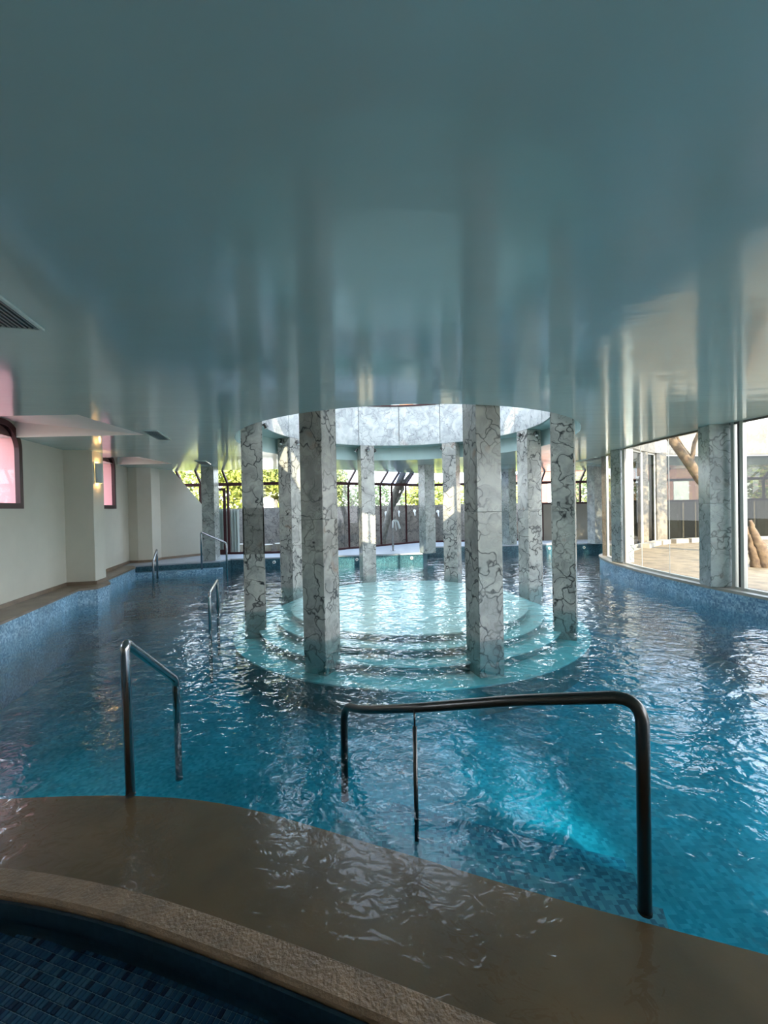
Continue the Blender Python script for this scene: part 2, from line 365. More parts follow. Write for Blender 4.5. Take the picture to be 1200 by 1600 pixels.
for i in range(96):                                   # fascia of the round opening
    a = circ(RR)[i]; b = circ(RR)[(i+1) % 96]
    bm.faces.new([bm.verts.new(v) for v in ((*a, HC), (*b, HC), (*b, HS+.01), (*a, HS+.01))])
for i in range(len(outer)):                           # outer fascia
    a = outer[i]; b = outer[(i+1) % len(outer)]
    bm.faces.new([bm.verts.new(v) for v in ((*a, HC), (*b, HC), (*b, HC+.42), (*a, HC+.42))])
bmesh.ops.remove_doubles(bm, verts=bm.verts[:], dist=.0005)
ceil = struct(link('ceiling', bm, 'ceil'))
for k, r in enumerate(rec):                           # sloping light recesses over the windows
    bm = bmesh.new(); (a, b, c, d) = r; h = .26
    A0, B0, C0, D0 = [bm.verts.new((*p, HC)) for p in (a, b, c, d)]; A1, B1 = bm.verts.new((*a, HC+h)), bm.verts.new((*b, HC+h))
    bm.faces.new((B0, B1, C0)); bm.faces.new((A0, D0, A1)); bm.faces.new((A1, B1, C0, D0)); bm.faces.new((A0, A1, B1, B0)) if False else None
    link('window_recess', bm, 'ceilw', ceil)
bm = filled([outer, circ(RR+.0)], HC+.42)
rt = struct(link('trim_1', bm, 'white'))
# soffit ring between fascia and marble drum
bm = bmesh.new(); ring(bm, RC-A/2+.03, RR+.12, HS, HS+.12, 96, CX, CY)
struct(link('trim_2', bm, 'ceil'))

# ------------------------------------------------------------------ walls on the left
def wall_seg(name, a, b, z0, z1, m, th=.3, holes=(), prof=None):
    """vertical wall from a to b, thickness outwards (left of a->b when negative), holes = list of (s,z) loops"""
    a, b = Vector((*a, 0)), Vector((*b, 0)); d = (b-a); L = d.length; d.normalize(); n = Vector((-d.y, d.x, 0))
    bm = bmesh.new(); es = []
    loops = [prof if prof else [(0, z0), (L, z0), (L, z1), (0, z1)]] + list(holes)
    for lp in loops:
        vs = [bm.verts.new(a+d*s+Vector((0, 0, z))) for s, z in lp]
        es += [bm.edges.new((vs[i], vs[(i+1) % len(vs)])) for i in range(len(vs))]
    r = bmesh.ops.triangle_fill(bm, use_beauty=True, use_dissolve=False, edges=es)
    fs = [g for g in r['geom'] if isinstance(g, bmesh.types.BMFace)]
    ex = bmesh.ops.extrude_face_region(bm, geom=fs)
    bmesh.ops.translate(bm, verts=[v for v in ex['geom'] if isinstance(v, bmesh.types.BMVert)], vec=n*th)
    return struct(link(name, bm, m))
def win_loop(s0, s1, z0, z1, r, n=10):
    lp = [(s0, z0), (s1, z0)]
    for c, a0 in (((s1-r, z1-r), 0), ((s0+r, z1-r), 90)):
        for i in range(n+1):
            a = math.radians(a0+90*i/n); lp.append((c[0]+r*math.cos(a), c[1]+r*math.sin(a)))
    return lp
def frame_loop(name, a, b, outerl, t, dep, off, m, parent):
    a, b = Vector((*a, 0)), Vector((*b, 0)); d = (b-a).normalized(); n = Vector((-d.y, d.x, 0))
    ss = [p[0] for p in outerl]; zs = [p[1] for p in outerl]; cs, cz = (min(ss)+max(ss))/2, (min(zs)+max(zs))/2
    ws, wz = (max(ss)-min(ss))/2, (max(zs)-min(zs))/2
    inner = [(cs+(s-cs)*(ws-t)/ws, cz+(z-cz)*(wz-t)/wz) for s, z in outerl]
    bm = bmesh.new(); N = len(outerl)
    def V(p, o): return bm.verts.new(a+d*p[0]+Vector((0, 0, p[1]))+n*o)
    rows = [[V(outerl[i], off), V(inner[i], off), V(inner[i], off+dep), V(outerl[i], off+dep)] for i in range(N)]
    for i in range(N):
        for k in range(4): bm.faces.new((rows[i][k], rows[i][(k+1) % 4], rows[(i+1) % N][(k+1) % 4], rows[(i+1) % N][k]))
    f = link(name, bm, m, parent)
    return f, inner
def arched_window(nm, a, b, s0, s1, z0, z1, r):
    root = struct(empty(nm)); lp = win_loop(s0, s1, z0, z1, r)
    A_, B_ = Vector((*a, 0)), Vector((*b, 0)); d = (B_-A_).normalized(); n = Vector((-d.y, d.x, 0))
    f, inner = frame_loop('window_frame', a, b, lp, .09, .07, -.02, 'maroon', root)
    frame_loop('pink_reveal', a, b, [(s+(.0), z) for s, z in lp], .02, .60, .055, 'pink', root)
    bm = bmesh.new(); vs = [bm.verts.new(A_+d*s+Vector((0, 0, z))+n*.02) for s, z in inner]; bm.faces.new(vs); link('pane', bm, 'glass_thin', root)
    return lp
wins = {2: ('window_1', .15, 0), }
segs = list(zip(left_wall[:-1], left_wall[1:]))
struct(empty('_')) if False else None
WALLN = 0
LWH = 3.45
for i, (a, b) in enumerate(segs):
    L = math.hypot(b[0]-a[0], b[1]-a[1]); holes = []
    if i == 1: pass
    if i == 2: pass
    # thickness to the left (outside): direction a->b points +y so left normal is -x
    if i == 1:
        holes.append(arched_window('window_1', a, b, .35, 1.85, 1.80, 3.2, .45))
    if i == 3:
        pass
    if i == 5:
        holes.append(arched_window('window_3', a, b, .05, .72+.0, 1.84, 3.18, .3)) if False else None
    nm = 'wall_left' if i == 0 else 'wall_left.%03d' % i
    if i in (2, 3):
        continue
    if i == 6-0 and False: pass
    if i in (5, 6): continue
    wall_seg(nm, a, b, -.9, LWH, 'wall', .3, holes)
# long bays that hold a window each are rebuilt as one wall with the opening cut in
def bay(nm, wn, a, b, s0, s1, z0, z1, r):
    lp = arched_window(wn, a, b, s0, s1, z0, z1, r); wall_seg(nm, a, b, -.9, LWH, 'wall', .3, [lp])
a, b = (-5.2, 3.6), (-6.33, 8.5); L1 = math.hypot(b[0]-a[0], b[1]-a[1])
bay('wall_left.010', 'window_2', a, b, 1.75, 3.62, 1.84, 3.24, .42)
a, b = (-6.43, 9.05), (-7.22, 12.1)
bay('wall_left.011', 'window_3', a, b, .55, 2.14, 1.84, 3.2, .3)
# pilasters
def pil(nm, poly): return struct(P(nm, poly, .31, 3.0, 'wall'))
pil('wall_pilaster_left', [(-6.36, 8.47), (-5.82, 8.58), (-5.92, 9.06), (-6.45, 9.05)])
pil('wall_pilaster_left.001', [(-7.4, 12.08), (-6.95, 12.06), (-6.62, 12.2), (-6.66, 12.75), (-7.4, 12.8)])
wall_seg('wall_end_left', (-6.7, 12.72), (-5.80, 13.86), -.2, 3, 'wall', .2, (),
         [(0, -.2), (1.45, -.2), (1.45, 1.84), (.42, 3.02), (0, 3.02)])
struct(P('wall_back', [(-5.3, -5.2), (7.2, -5.2), (7.2, -5.0), (-5.3, -5.0)], -.9, 3.45, 'wall'))

# ------------------------------------------------------------------ left ledge, far deck, steps
ledge_edge = [(-4.6, 1.5), (-4.75, 4.0), (-5.17, 5.72), (-5.80, 8.05), (-5.56, 8.24), (-5.63, 8.72), (-5.98, 9.15), (-6.52, 11.15), (-6.80, 11.45)]
lp = ledge_edge + [(-7.9, 11.5), (-6.9, 9.0), (-6.1, 5.5), (-5.4, 1.5)]
lw = struct(P('ledge_wall_left', lp, -.9, .275, 'tile_wall'))
def grow(line, d): return offset(line, d)
P('stone_coping', grow(ledge_edge, -.015) + [(-7.9, 11.5), (-6.9, 9.0), (-6.1, 5.5), (-5.4, 1.5)], .275, .31, 'cap', lw)
deck_edge = [(-6.80, 11.45), (-4.70, 12.15), (-4.55, 12.62), (-1.4, 12.95), (1.18, 13.12), (1.5, 15.1), (5.0, 15.2), (8.2, 15.3), (9.0, 14.6)]
dp = deck_edge + [(18, 15.5), (18, 17.3), (1.2, 17.3), (-2.5, 14.3), (-8.6, 14.3), (-8.6, 11.5)]
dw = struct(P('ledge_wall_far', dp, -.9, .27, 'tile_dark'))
P('stone_coping', grow(deck_edge, -.02) + dp[len(deck_edge):], .27, .31, 'deck', dw)
st = thing('pool_steps', 'mosaic steps going down into the water by the far left end wall', 'steps', (-5.75, 11.6, 0))
def stp(z, d, m): 
    e = [(-6.9, 11.42), (-4.62, 12.18)]; n = Vector((.316, -.949))
    q = [(e[0][0], e[0][1]), (e[0][0]+n.x*d, e[0][1]+n.y*d), (e[1][0]+n.x*d, e[1][1]+n.y*d), (e[1][0], e[1][1])]
    return [(x+5.75, y-11.6) for x, y in q]
for z, d in ((.13, .34), (-.03, .68), (-.2, 1.0), (-.4, 1.35)):
    P('step', stp(z, d, 0), -.88, z, 'tile_wall' if z > 0 else 'step', st)
# baseboards
def board(nm, pts, d=.02, h=.07, z=.31, m='cap'):
    bm = bmesh.new()
    for a, b in zip(pts[:-1], pts[1:]): bar(bm, (*a, z+h/2), (*b, z+h/2), d, h)
    struct(link(nm, bm, m))
board('baseboard_left', [(-5.2, 3.6), (-6.32, 8.46), (-5.80, 8.57), (-5.90, 9.08), (-6.42, 9.07), (-7.2, 12.05), (-6.94, 12.04), (-6.6, 12.18), (-6.64, 12.7)], .03)
board('baseboard_far', [(-6.69, 12.7), (-5.79, 13.84)], .03)

# ------------------------------------------------------------------ pool shell and water
flr = struct(P('floor', [(-8.5, 0), (8.5, -1), (8.5, 17), (-8.5, 17)], -1.0, -.86, 'tile_floor'))
led = ledge_out + curb_arc(4.50)[::-1]
lo_ = struct(P('ledge_near', ledge_out + [(6.6, -2.0)] + curb_arc(4.46)[::-1], -.9, -.012, 'ledge'))
cb = curb_arc(4.51) + curb_arc(4.39)[::-1]
bm = bmesh.new(); o_ = curb_arc(4.515); i_ = curb_arc(4.392)
rows = []
for p, q in zip(o_, i_):
    rows.append([bm.verts.new((*p, -.3)), bm.verts.new((*p, .022)), bm.verts.new((p[0]*.93+q[0]*.07, p[1]*.93+q[1]*.07, .032)),
                 bm.verts.new((p[0]*.08+q[0]*.92, p[1]*.08+q[1]*.92, .030)), bm.verts.new((*q, .014)), bm.verts.new((*q, -.006)), bm.verts.new((p[0]*.1+q[0]*.9, p[1]*.1+q[1]*.9, -.012)),
                 bm.verts.new((p[0]*.1+q[0]*.9, p[1]*.1+q[1]*.9, -.3))])
for r0, r1 in zip(rows[:-1], rows[1:]):
    for k in range(7): bm.faces.new((r0[k], r0[k+1], r1[k+1], r1[k]))
tag(link('stone_curb', bm, 'curb', smooth=False), 'raised rough brown stone curb curving around the small dark pool in front', 'curb')
wpoly = [p for p in curb_arc(4.46) if p[0] > -4.75] + offset(court_edge, -.012) + [(7.3, 12.9), (8.3, 13.9), (8.9, 14.6)] + offset(deck_edge, .012)[::-1][1:] + offset(ledge_edge, .012)[::-1]
wt = P('pool_water', wpoly, -.90, 0, 'water')
tag(wt, 'large sheet of rippled turquoise pool water under the low ceiling', 'water', kind='stuff')

# curved underwater steps by the near hand rail
ns = thing('entry_steps', 'submerged curved mosaic steps leading down beneath the near right hand rail', 'steps', (.4, 2.6, -.86))
for k, (d, z) in enumerate(((.32, -.2), (.64, -.38), (.96, -.56), (1.28, -.72))):
    base = [p for p in ledge_out if -.6 < p[0] < 1.25]
    out = offset(base, d)
    poly = [(x-.4, y-2.6) for x, y in base[::-1]] + [(x-.4, y-2.6) for x, y in out]
    P('step', poly, 0.0, z+.86, 'step', ns)

# round platform
pf = thing('round_platform', 'round stepped platform of pale stone under water within the column ring', 'platform', (CX, CY, -.86))
for r, z in ((3.25, -.47), (2.82, -.345), (2.52, -.22), (2.25, -.10)):
    bm = bmesh.new(); lathe(bm, [(r-.035, -.01), (r-.035, z+.86-.03)], 96); link('riser', bm, 'riser', pf)
    bm = bmesh.new(); lathe(bm, [(r-.01, z+.86-.028), (r, z+.86-.022), (r, z+.86-.004), (r-.006, z+.86)], 96); link('tread', bm, 'platform', pf)

# ------------------------------------------------------------------ small pool in front with single mosaic tiles
SZ = -.13
sp_ = struct(P('floor_small_pool', curb_arc(4.36)+[(5, -4.5), (-6.2, -4.5)], SZ-.1, SZ-.004, 'grout'))
struct(P('wall_small_pool', curb_arc(4.386)+curb_arc(4.372)[::-1], SZ-.1, .0, 'shade_blue'))
tiles = []; ca, sa = math.cos(-.30), math.sin(-.30); tw, tl = .0195, .031
for i in range(-150, 150):
    for j in range(-130, 190):
        u, v = i*(tw+.0024), j*(tl+.0026); x, y = -.9+u*ca-v*sa, 1.2+u*sa+v*ca
        if y > curb_y(x)-.135: continue
        f = .9+0
        dy = y; 
        if dy < .9: continue
        px = 600+668*x/dy; py = 792+668*(1.75-SZ)/dy
        if px < -60 or px > 800 or py > 1690: continue
        tiles.append((py, x, y))
tiles.sort(reverse=True)
shown = [t for t in tiles if t[0] < 1605 and 600+668*t[1]/t[2] > 0]
near = set((t[1], t[2]) for t in shown[:300])
tmesh = []
for k in range(5):
    bm = bmesh.new(); h = .004
    vs = [bm.verts.new(p) for p in ((-tw/2, -tl/2, 0), (tw/2, -tl/2, 0), (tw/2, tl/2, 0), (-tw/2, tl/2, 0), (-tw/2+.0012, -tl/2+.0012, h), (tw/2-.0012, -tl/2+.0012, h), (tw/2-.0012, tl/2-.0012, h), (-tw/2+.0012, tl/2-.0012, h))]
    for f in ((4, 5, 6, 7), (0, 1, 5, 4), (1, 2, 6, 5), (2, 3, 7, 6), (3, 0, 4, 7)): bm.faces.new([vs[q] for q in f])
    me = bpy.data.meshes.new('mosaic_tile'); bm.to_mesh(me); bm.free(); me.materials.append(M['mt%d' % k]); tmesh.append(me)
verts, faces, mi = [], [], []
for (py, x, y) in tiles:
    k = random.choices(range(5), (1, 2.2, 2.6, 2, 2.4))[0]
    if (x, y) in near: inst('mosaic_tile', tmesh[k], sp_, (x, y, SZ-.004), -.30); continue
    b0 = len(verts)
    for v in tmesh[k].vertices: verts.append((x+v.co.x*ca-v.co.y*sa, y+v.co.x*sa+v.co.y*ca, SZ-.004+v.co.z))
    for p in tmesh[k].polygons: faces.append(tuple(b0+q for q in p.vertices)); mi.append(k)
me = bpy.data.meshes.new('mosaic_field'); me.from_pydata(verts, [], faces)
for k in range(5): me.materials.append(M['mt%d' % k])
me.polygons.foreach_set('material_index', mi)
mf = inst('mosaic_field', me, sp_); mf['kind'] = 'stuff'
sw = P('small_pool_water', curb_arc(4.35)+[(5, -4.5), (-6.2, -4.5)], SZ-.02, -.055, 'water_small')
tag(sw, 'still dark water of the small pool in the front left corner', 'water', kind='stuff')

# ------------------------------------------------------------------ marble columns
slab_cache = {}
def slab_mesh(w, h, t, m):
    key = (round(w, 3), round(h, 3), t, m)
    if key in slab_cache: return slab_cache[key]
    bm = bmesh.new(); box(bm, -w/2, w/2, -t, 0, 0, h)
    bmesh.ops.bevel(bm, geom=bm.edges[:], offset=.002, segments=1, affect='EDGES')
    bmesh.ops.recalc_face_normals(bm, faces=bm.faces[:])
    me = bpy.data.meshes.new('marble_slab'); bm.to_mesh(me); bm.free(); me.materials.append(M[m]); slab_cache[key] = me
    return me
def column(x, y, rot, z0, z1, a, label, group, m='marble', joints=(1.62,)):
    root = thing('marble_column', label, 'column', (x, y, z0), rot, group)
    t = .018; bm = bmesh.new(); q = a/2-t-.001; box(bm, -q, q, -q, q, 0, z1-z0); link('core', bm, 'core', root)
    zs = [z0]+[j for j in joints if z0 < j < z1]+[z1]
    for za, zb in zip(zs[:-1], zs[1:]):
        for k in range(4):
            w = a if k % 2 == 0 else a-2*t-.002
            o = inst('marble_slab', slab_mesh(w, zb-za-.004, t, m), root)
            ang = k*PI/2; o.rotation_euler = (0, 0, ang); o.location = (a/2*math.cos(ang-PI/2+PI)*0 + math.sin(ang)*-a/2*-1*-1, 0, 0)
            dx, dy = -math.sin(ang)*a/2, math.cos(ang)*a/2
            o.location = (dx, dy, za-z0+.002)
    return root
ringcol = [
 ('front left column of the ring, nearer than the others on its side', 'marble', (1.60,)),
 ('leftmost column of the ring, only one broad veined face to the viewer', 'marble', (1.78, .98)),
 ('second column of the ring from the left, standing behind the leftmost one', 'marble', (1.60,)),
 ('back left column of the ring with round sunlit patches on its face', 'marble', (.95,)),
 ('back right column of the ring, pale with rusty stains near its top', 'marble', (1.66,)),
 ('column of the ring second from the right, two faces showing', 'marble', (1.62,)),
 ('rightmost column of the ring, single broad veined face', 'marble', (1.62,)),
 ('front right column of the ring, the widest, above the curved front rail', 'marble_green', (1.66,))]
ring_pos = []
for k, (lab, mm, js) in enumerate(ringcol):
    th = PH+PI/8+k*PI/4
    x, y = CX-math.sin(th)*RC, CY-math.cos(th)*RC
    ring_pos.append((x, y, th))
    column(x, y, -th, -.47, HS, A, lab, 'marble columns of the ring', 'marble', js)
# the other columns of the hall
column(-5.03, 12.42, 0.0, .31, 3.0, .36, 'slim marble column at the deck edge beside the far left rail', None, 'marble_green', (1.7,))
column(1.32, 13.15, .5, .31, 3.0, .36, 'green-tinged marble column standing on the deck corner behind the ring', None, 'marble_green', (1.7,))
column(4.50, 15.4, .5, .31, 3.0, .36, 'far marble column half hidden behind the ring, in front of the glazing', None, 'marble_green', (1.7,))
column(7.45, 15.1, .3, .31, 3.0, .36, 'pale lavender marble column at the far end of the hall by the parapet', None, 'marble_drum', (1.7,))
column(6.12, 11.55, .4, .31, 3.0, .30, 'slender marble column on the rounded tip of the courtyard base', None, 'marble_court', (1.7,))
column(5.72, 10.28, .12, .31, 3.0, .34, 'greenish marble column on the courtyard base left of the big glass panes', None, 'marble_green', (1.7,))
column(5.60, 7.22, -.18, .31, 3.0, .35, 'nearest marble column on the courtyard base, right edge of the picture', None, 'marble_green', (1.7,))

# spotlights fixed to the column tops
def spotlight(x, y, z, nx, ny, label):
    r = thing('spotlight', label, 'lamp', (x, y, z), math.atan2(ny, nx), 'small spotlights on the column tops')
    bm = bmesh.new(); box(bm, 0, .05, -.012, .012, -.012, .012); link('bracket', bm, 'darksteel', r)
    bm = bmesh.new(); tube(bm, [(.05, 0, .03), (.09, 0, -.05)], .032, 12, .04); hd = link('lamp_head', bm, 'darksteel', r)
    bm = bmesh.new(); tube(bm, [(.0905, 0, -.051), (.093, 0, -.056)], .033, 12); link('lens', bm, 'white', hd)
def face_spot(k, face, dz, lab, lat=0):
    x, y, th = ring_pos[k]; ang = -th + face*PI/2 + PI/2      # direction of the face normal
    nx, ny = math.cos(ang), math.sin(ang)
    spotlight(x+nx*A/2-ny*lat, y+ny*A/2+nx*lat, HS-.09+dz, nx, ny, lab)
inner = 0
face_spot(1, 0, 0, 'spotlight at the top inner side of the leftmost ring column', .0)
face_spot(2, 0, 0, 'spotlight at the top of the second ring column from the left')
face_spot(2, 3, 0, 'spotlight on the right side of the second ring column from the left')
face_spot(3, 0, 0, 'middle spotlight at the top of the back left ring column')
face_spot(3, 1, 0, 'spotlight on one side of the top of the back left ring column')
face_spot(3, 3, 0, 'spotlight on the other side of the top of the back left ring column')
face_spot(4, 3, 0, 'spotlight beside the top of the back right ring column')
face_spot(5, 0, 0, 'spotlight at the top left face of the second ring column from the right')
face_spot(5, 1, 0, 'spotlight at the top right face of the second ring column from the right')

# ------------------------------------------------------------------ marble drum and lantern over the ring
dr = struct(empty('wall_drum', (CX, CY, HS)))
bm = bmesh.new(); ring(bm, RC-A/2+.02, RC+A/2, 0.121, 1.0, 96); link('drum_body', bm, 'core', dr)
bm = bmesh.new(); arcbox(bm, RC-A/2, RC-A/2+.019, .003, PI/8-.003, 0.002, 1.0, 6)
pm = link('marble_panel', bm, 'marble_drum', dr); me = pm.data
for k in range(1, 16): inst('marble_panel', me, dr, (0, 0, 0), k*PI/8)
bm = bmesh.new(); ring(bm, RC-A/2-.03, RC+A/2+.05, 1.0, 1.04, 96); link('sill', bm, 'maroon', dr)
ln = struct(empty('window_lantern', (CX, CY, HS+1.04)))
bm = bmesh.new(); box(bm, RC-.03, RC+.04, -.03, .03, 0, .9)
post = link('post', bm, 'white', ln)
bm = bmesh.new(); arcbox(bm, RC, RC+.008, .012, PI/8-.012, 0, .9, 4); pane = link('pane', bm, 'glass', ln)
bm = bmesh.new(); bar(bm, (RC, 0, .93), (.1, 0, 1.9), .05, .06); rib = link('rib', bm, 'white', ln)
bm = bmesh.new()
q = [(RC, 0, .93), (RC*math.cos(PI/8), RC*math.sin(PI/8), .93), (.1*math.cos(PI/8), .1*math.sin(PI/8), 1.9), (.1, 0, 1.9)]
bm.faces.new([bm.verts.new(v) for v in q]); rp_ = link('roof_panel', bm, 'opal', ln)  # unseen roof, made translucent to spread soft daylight into the drum
for k in range(1, 16):
    for o, nm in ((post, 'post'), (pane, 'pane'), (rib, 'rib'), (rp_, 'roof_panel')): inst(nm, o.data, ln, (0, 0, 0), k*PI/8)
bm = bmesh.new(); ring(bm, RC-.05, RC+.07, .9, .96, 64); link('top_ring', bm, 'white', ln)
# upper storey seen through the lantern
ub = thing('upper_building', 'terracotta upper storey glimpsed over the marble drum', 'building', (.4, 15, 3.6))
bm = bmesh.new(); box(bm, -1.6, 1.6, 0, 2, -.2, 3.2); link('wall', bm, 'terracotta', ub)
for k in range(3):
    bm = bmesh.new(); box(bm, -1.3+k, -.8+k, -.05, 0, .6, 2.6); link('window', bm, 'white', ub)

# ------------------------------------------------------------------ far glazed facade (floor glass, beam, sloping roof lights)
BZ = 2.58
win = struct(empty('window_4'))
mx1 = [-8.3, -7.4, -6.5, -5.90, -5.05, -4.1, -3.25]
mx2 = [-2.35, -1.22, -.12, .30, .85, 1.40]
mx3 = [2.5, 3.64, 4.9, 6.2, 7.75, 9.3, 11, 13, 15, 17.5]
def fpt(x):
    if x <= -2.4: return (x, 13.9), (x, 13.45)
    if x < 1.4:
        y = 13.9+(x+2.4)*3/3.8; return (x, y), (x+.28, y-.352)
    return (x, 16.9), (x, 16.45)
allx = mx1+mx2+mx3
for i, x in enumerate(allx):
    (bx, by), (tx, ty) = fpt(x); bm = bmesh.new()
    w = .13 if abs(x+5.90) < .01 else .065
    bar(bm, (bx, by, .31 if x < 6 else 1.78), (bx, by, BZ), w, w); link('mullion', bm, 'maroon', win)
    bm = bmesh.new(); bar(bm, (bx, by, BZ), (tx, ty, 3.0), .06, .06); link('rafter', bm, 'maroon', win)
    if i+1 < len(allx):
        (cx_, cy_), (ux, uy) = fpt(allx[i+1]); zb = .31 if x < 6 else 1.78
        bm = bmesh.new(); bm.faces.new([bm.verts.new(v) for v in ((bx, by, zb), (cx_, cy_, zb), (cx_, cy_, BZ), (bx, by, BZ))]); link('pane', bm, 'glass', win)
        bm = bmesh.new(); bm.faces.new([bm.verts.new(v) for v in ((bx, by, BZ), (cx_, cy_, BZ), (ux, uy, 3.0), (tx, ty, 3.0))])
        link('roof_pane', bm, 'glass_sky_tint' if -.2 < x < 1 else 'glass', win)
        bm = bmesh.new(); bar(bm, (bx, by, BZ), (cx_, cy_, BZ), .09, .10); link('beam', bm, 'maroon', win)
        if x < 6:
            bm = bmesh.new(); bar(bm, (bx, by, .345), (cx_, cy_, .345), .07, .07); link('bottom_rail', bm, 'maroon', win)
# parapet under the right windows
pp = struct(P('wall_parapet', [(6.2, 16.8), (18, 16.8), (18, 17.0), (6.2, 17.0)], .31, 1.72, 'beige'))
bm = bmesh.new(); box(bm, 6.15, 18, 16.75, 17.0, 1.72, 1.79); link('sill', bm, 'maroon', pp)
bm = bmesh.new(); box(bm, 6.1, 6.22, 16.7, 16.95, .31, 1.75); link('end_post', bm, 'maroon', pp)
# door in the left bay of the facade
dd = struct(empty('door_1', (-5.82, 13.84, .31)))
for nm, g in (('door_post', (0, .08, 0, .05, 0, 2.15)), ('door_post', (.62, .70, 0, .05, 0, 2.15)), ('door_head', (.08, .62, 0, .05, 2.07, 2.15)), ('door_rail', (.08, .62, 0, .05, 0, .16))):
    bm = bmesh.new(); box(bm, *g); link(nm, bm, 'maroon', dd)
bm = bmesh.new(); box(bm, .08, .62, .02, .03, .16, 2.07); link('pane', bm, 'glass', dd)
cu = tag(bpy.data.objects.new('curtain', None), 'pale grey pleated curtain behind the far left glass door', 'curtain'); C.objects.link(cu); cu.location = (-5.6, 14.15, .31)
bm = bmesh.new(); N = 40; r0 = []
for i in range(N+1):
    x = .8*i/N; y = .03*math.sin(i*1.3); r0.append((bm.verts.new((x, y, 0)), bm.verts.new((x, y, 1.45))))
for i in range(N): bm.faces.new((r0[i][0], r0[i+1][0], r0[i+1][1], r0[i][1]))
link('curtain_cloth', bm, 'curtain', cu)

# ------------------------------------------------------------------ courtyard on the right
cpoly = court_edge + court_far + [(18, -1)]
cw = struct(P('wall_courtyard_base', court_edge + court_far + [(18, -1)], -.9, .26, 'tile_wall'))
P('stone_coping', offset(court_edge, .02) + court_far + [(18, -1)], .26, .305, 'cream', cw)
inn = offset(court_edge, -.30)
inn = [p for p in inn if p[1] < 11.7]
struct(P('floor_courtyard', inn + [(6.9, 12.1), (7.6, 12.8), (8.4, 13.7), (9.6, 14.7), (12.2, 15.3), (18, 15.4), (18, -1)], .30, .315, 'court_floor'))
# near glazing: tall frameless panes with slim frames between the columns
def curve_at(yv, d=-.17):
    ln_ = offset(court_edge, d)
    for a, b in zip(ln_[:-1], ln_[1:]):
        if a[1] <= yv <= b[1]:
            t = (yv-a[1])/(b[1]-a[1]+1e-9); return (a[0]+(b[0]-a[0])*t, yv)
    return ln_[-1]
cg = struct(empty('window_5'))
gys = [-.9, .6, 2.0, 3.3, 4.5, 5.6, 6.55, 7.0, 7.45, 8.35, 9.25, 10.08, 10.5, 11.3]
for ya, yb in zip(gys[:-1], gys[1:]):
    if (ya, yb) in ((7.0, 7.45), (10.08, 10.5)): continue
    a, b = curve_at(ya), curve_at(yb)
    bm = bmesh.new(); bm.faces.new([bm.verts.new(v) for v in ((*a, .33), (*b, .33), (*b, 2.98), (*a, 2.98))]); link('pane', bm, 'glass_court', cg)
    bm = bmesh.new(); bar(bm, (*a, .325), (*b, .325), .06, .04); link('track', bm, 'alu', cg); bm = bmesh.new(); bar(bm, (*a, 2.985), (*b, 2.985), .05, .03); link('track', bm, 'darksteel', cg)
for y, w, mm in ((6.95, .06, 'alu'), (6.87, .025, 'black'), (6.80, .06, 'alu'), (10.02, .05, 'alu'), (9.95, .05, 'cream'), (9.25, .008, 'alu'), (8.35, .008, 'alu'), (5.6, .06, 'alu'), (4.5, .05, 'alu'), (11.3, .05, 'alu')):
    p = curve_at(y); bm = bmesh.new(); bar(bm, (*p, .31), (*p, 3.0), w, w); link('mullion', bm, mm, cg)
# far court wall: marble piers, lintel, glazed doors
fw = struct(empty('wall_courtyard_far'))
pts = [(7.3, 12.9), (8.3, 13.9), (9.05, 14.5), (9.75, 14.9), (11.9, 15.4), (12.6, 15.45), (18, 15.6)]
bm = bmesh.new()
for a, b in zip(pts[:-1], pts[1:]): bar(bm, (*a, 3.9), (*b, 3.9), .3, 1.05)
link('lintel', bm, 'marble_court', fw)
for (x, y, w) in ((7.2, 12.8, .35), (8.45, 14.0, .12), (9.45, 14.75, .42), (12.2, 15.4, .6), (14.5, 15.5, .5), (16.8, 15.55, .5)):
    bm = bmesh.new(); bar(bm, (x, y, .31), (x, y, 3.4), w, .34); link('pier', bm, 'marble_court', fw)
for a, b in (((7.4, 13.0), (8.4, 13.95)), ((8.5, 14.05), (9.25, 14.62)), ((9.68, 14.88), (11.9, 15.35)), ((12.5, 15.42), (14.2, 15.5)), ((14.8, 15.5), (16.5, 15.55))):
    bm = bmesh.new(); bm.faces.new([bm.verts.new(v) for v in ((*a, .35), (*b, .35), (*b, 3.36), (*a, 3.36))]); link('pane', bm, 'glass_dark', fw)
    bm = bmesh.new(); bar(bm, (*a, 3.36), (*b, 3.36), .08, .08); bar(bm, (*a, .36), (*b, .36), .08, .1); bar(bm, (*a, .35), (*a, 3.36), .06, .06); bar(bm, (*b, .35), (*b, 3.36), .06, .06)
    link('door_frame', bm, 'alu', fw)
# white plinth blocks in front of the far court wall
for k, (x, y, rz) in enumerate(((8.25, 13.4, .75), (8.8, 13.95, .7), (9.35, 14.35, .6), (10.1, 14.65, .3), (10.8, 14.85, .2))):
    t = tag(P('stone_block', [(-.28, -.12), (.28, -.12), (.28, .12), (-.28, .12)], 0, .14, 'cream'),
            'pale stone plinth block below the far courtyard glazing, %s' % ['leftmost of five', 'second of the five', 'middle of the five', 'fourth of the five', 'rightmost of five'][k], 'block', 'plinth blocks in the courtyard')
    t.location = (x, y, .315); t.rotation_euler = (0, 0, rz)
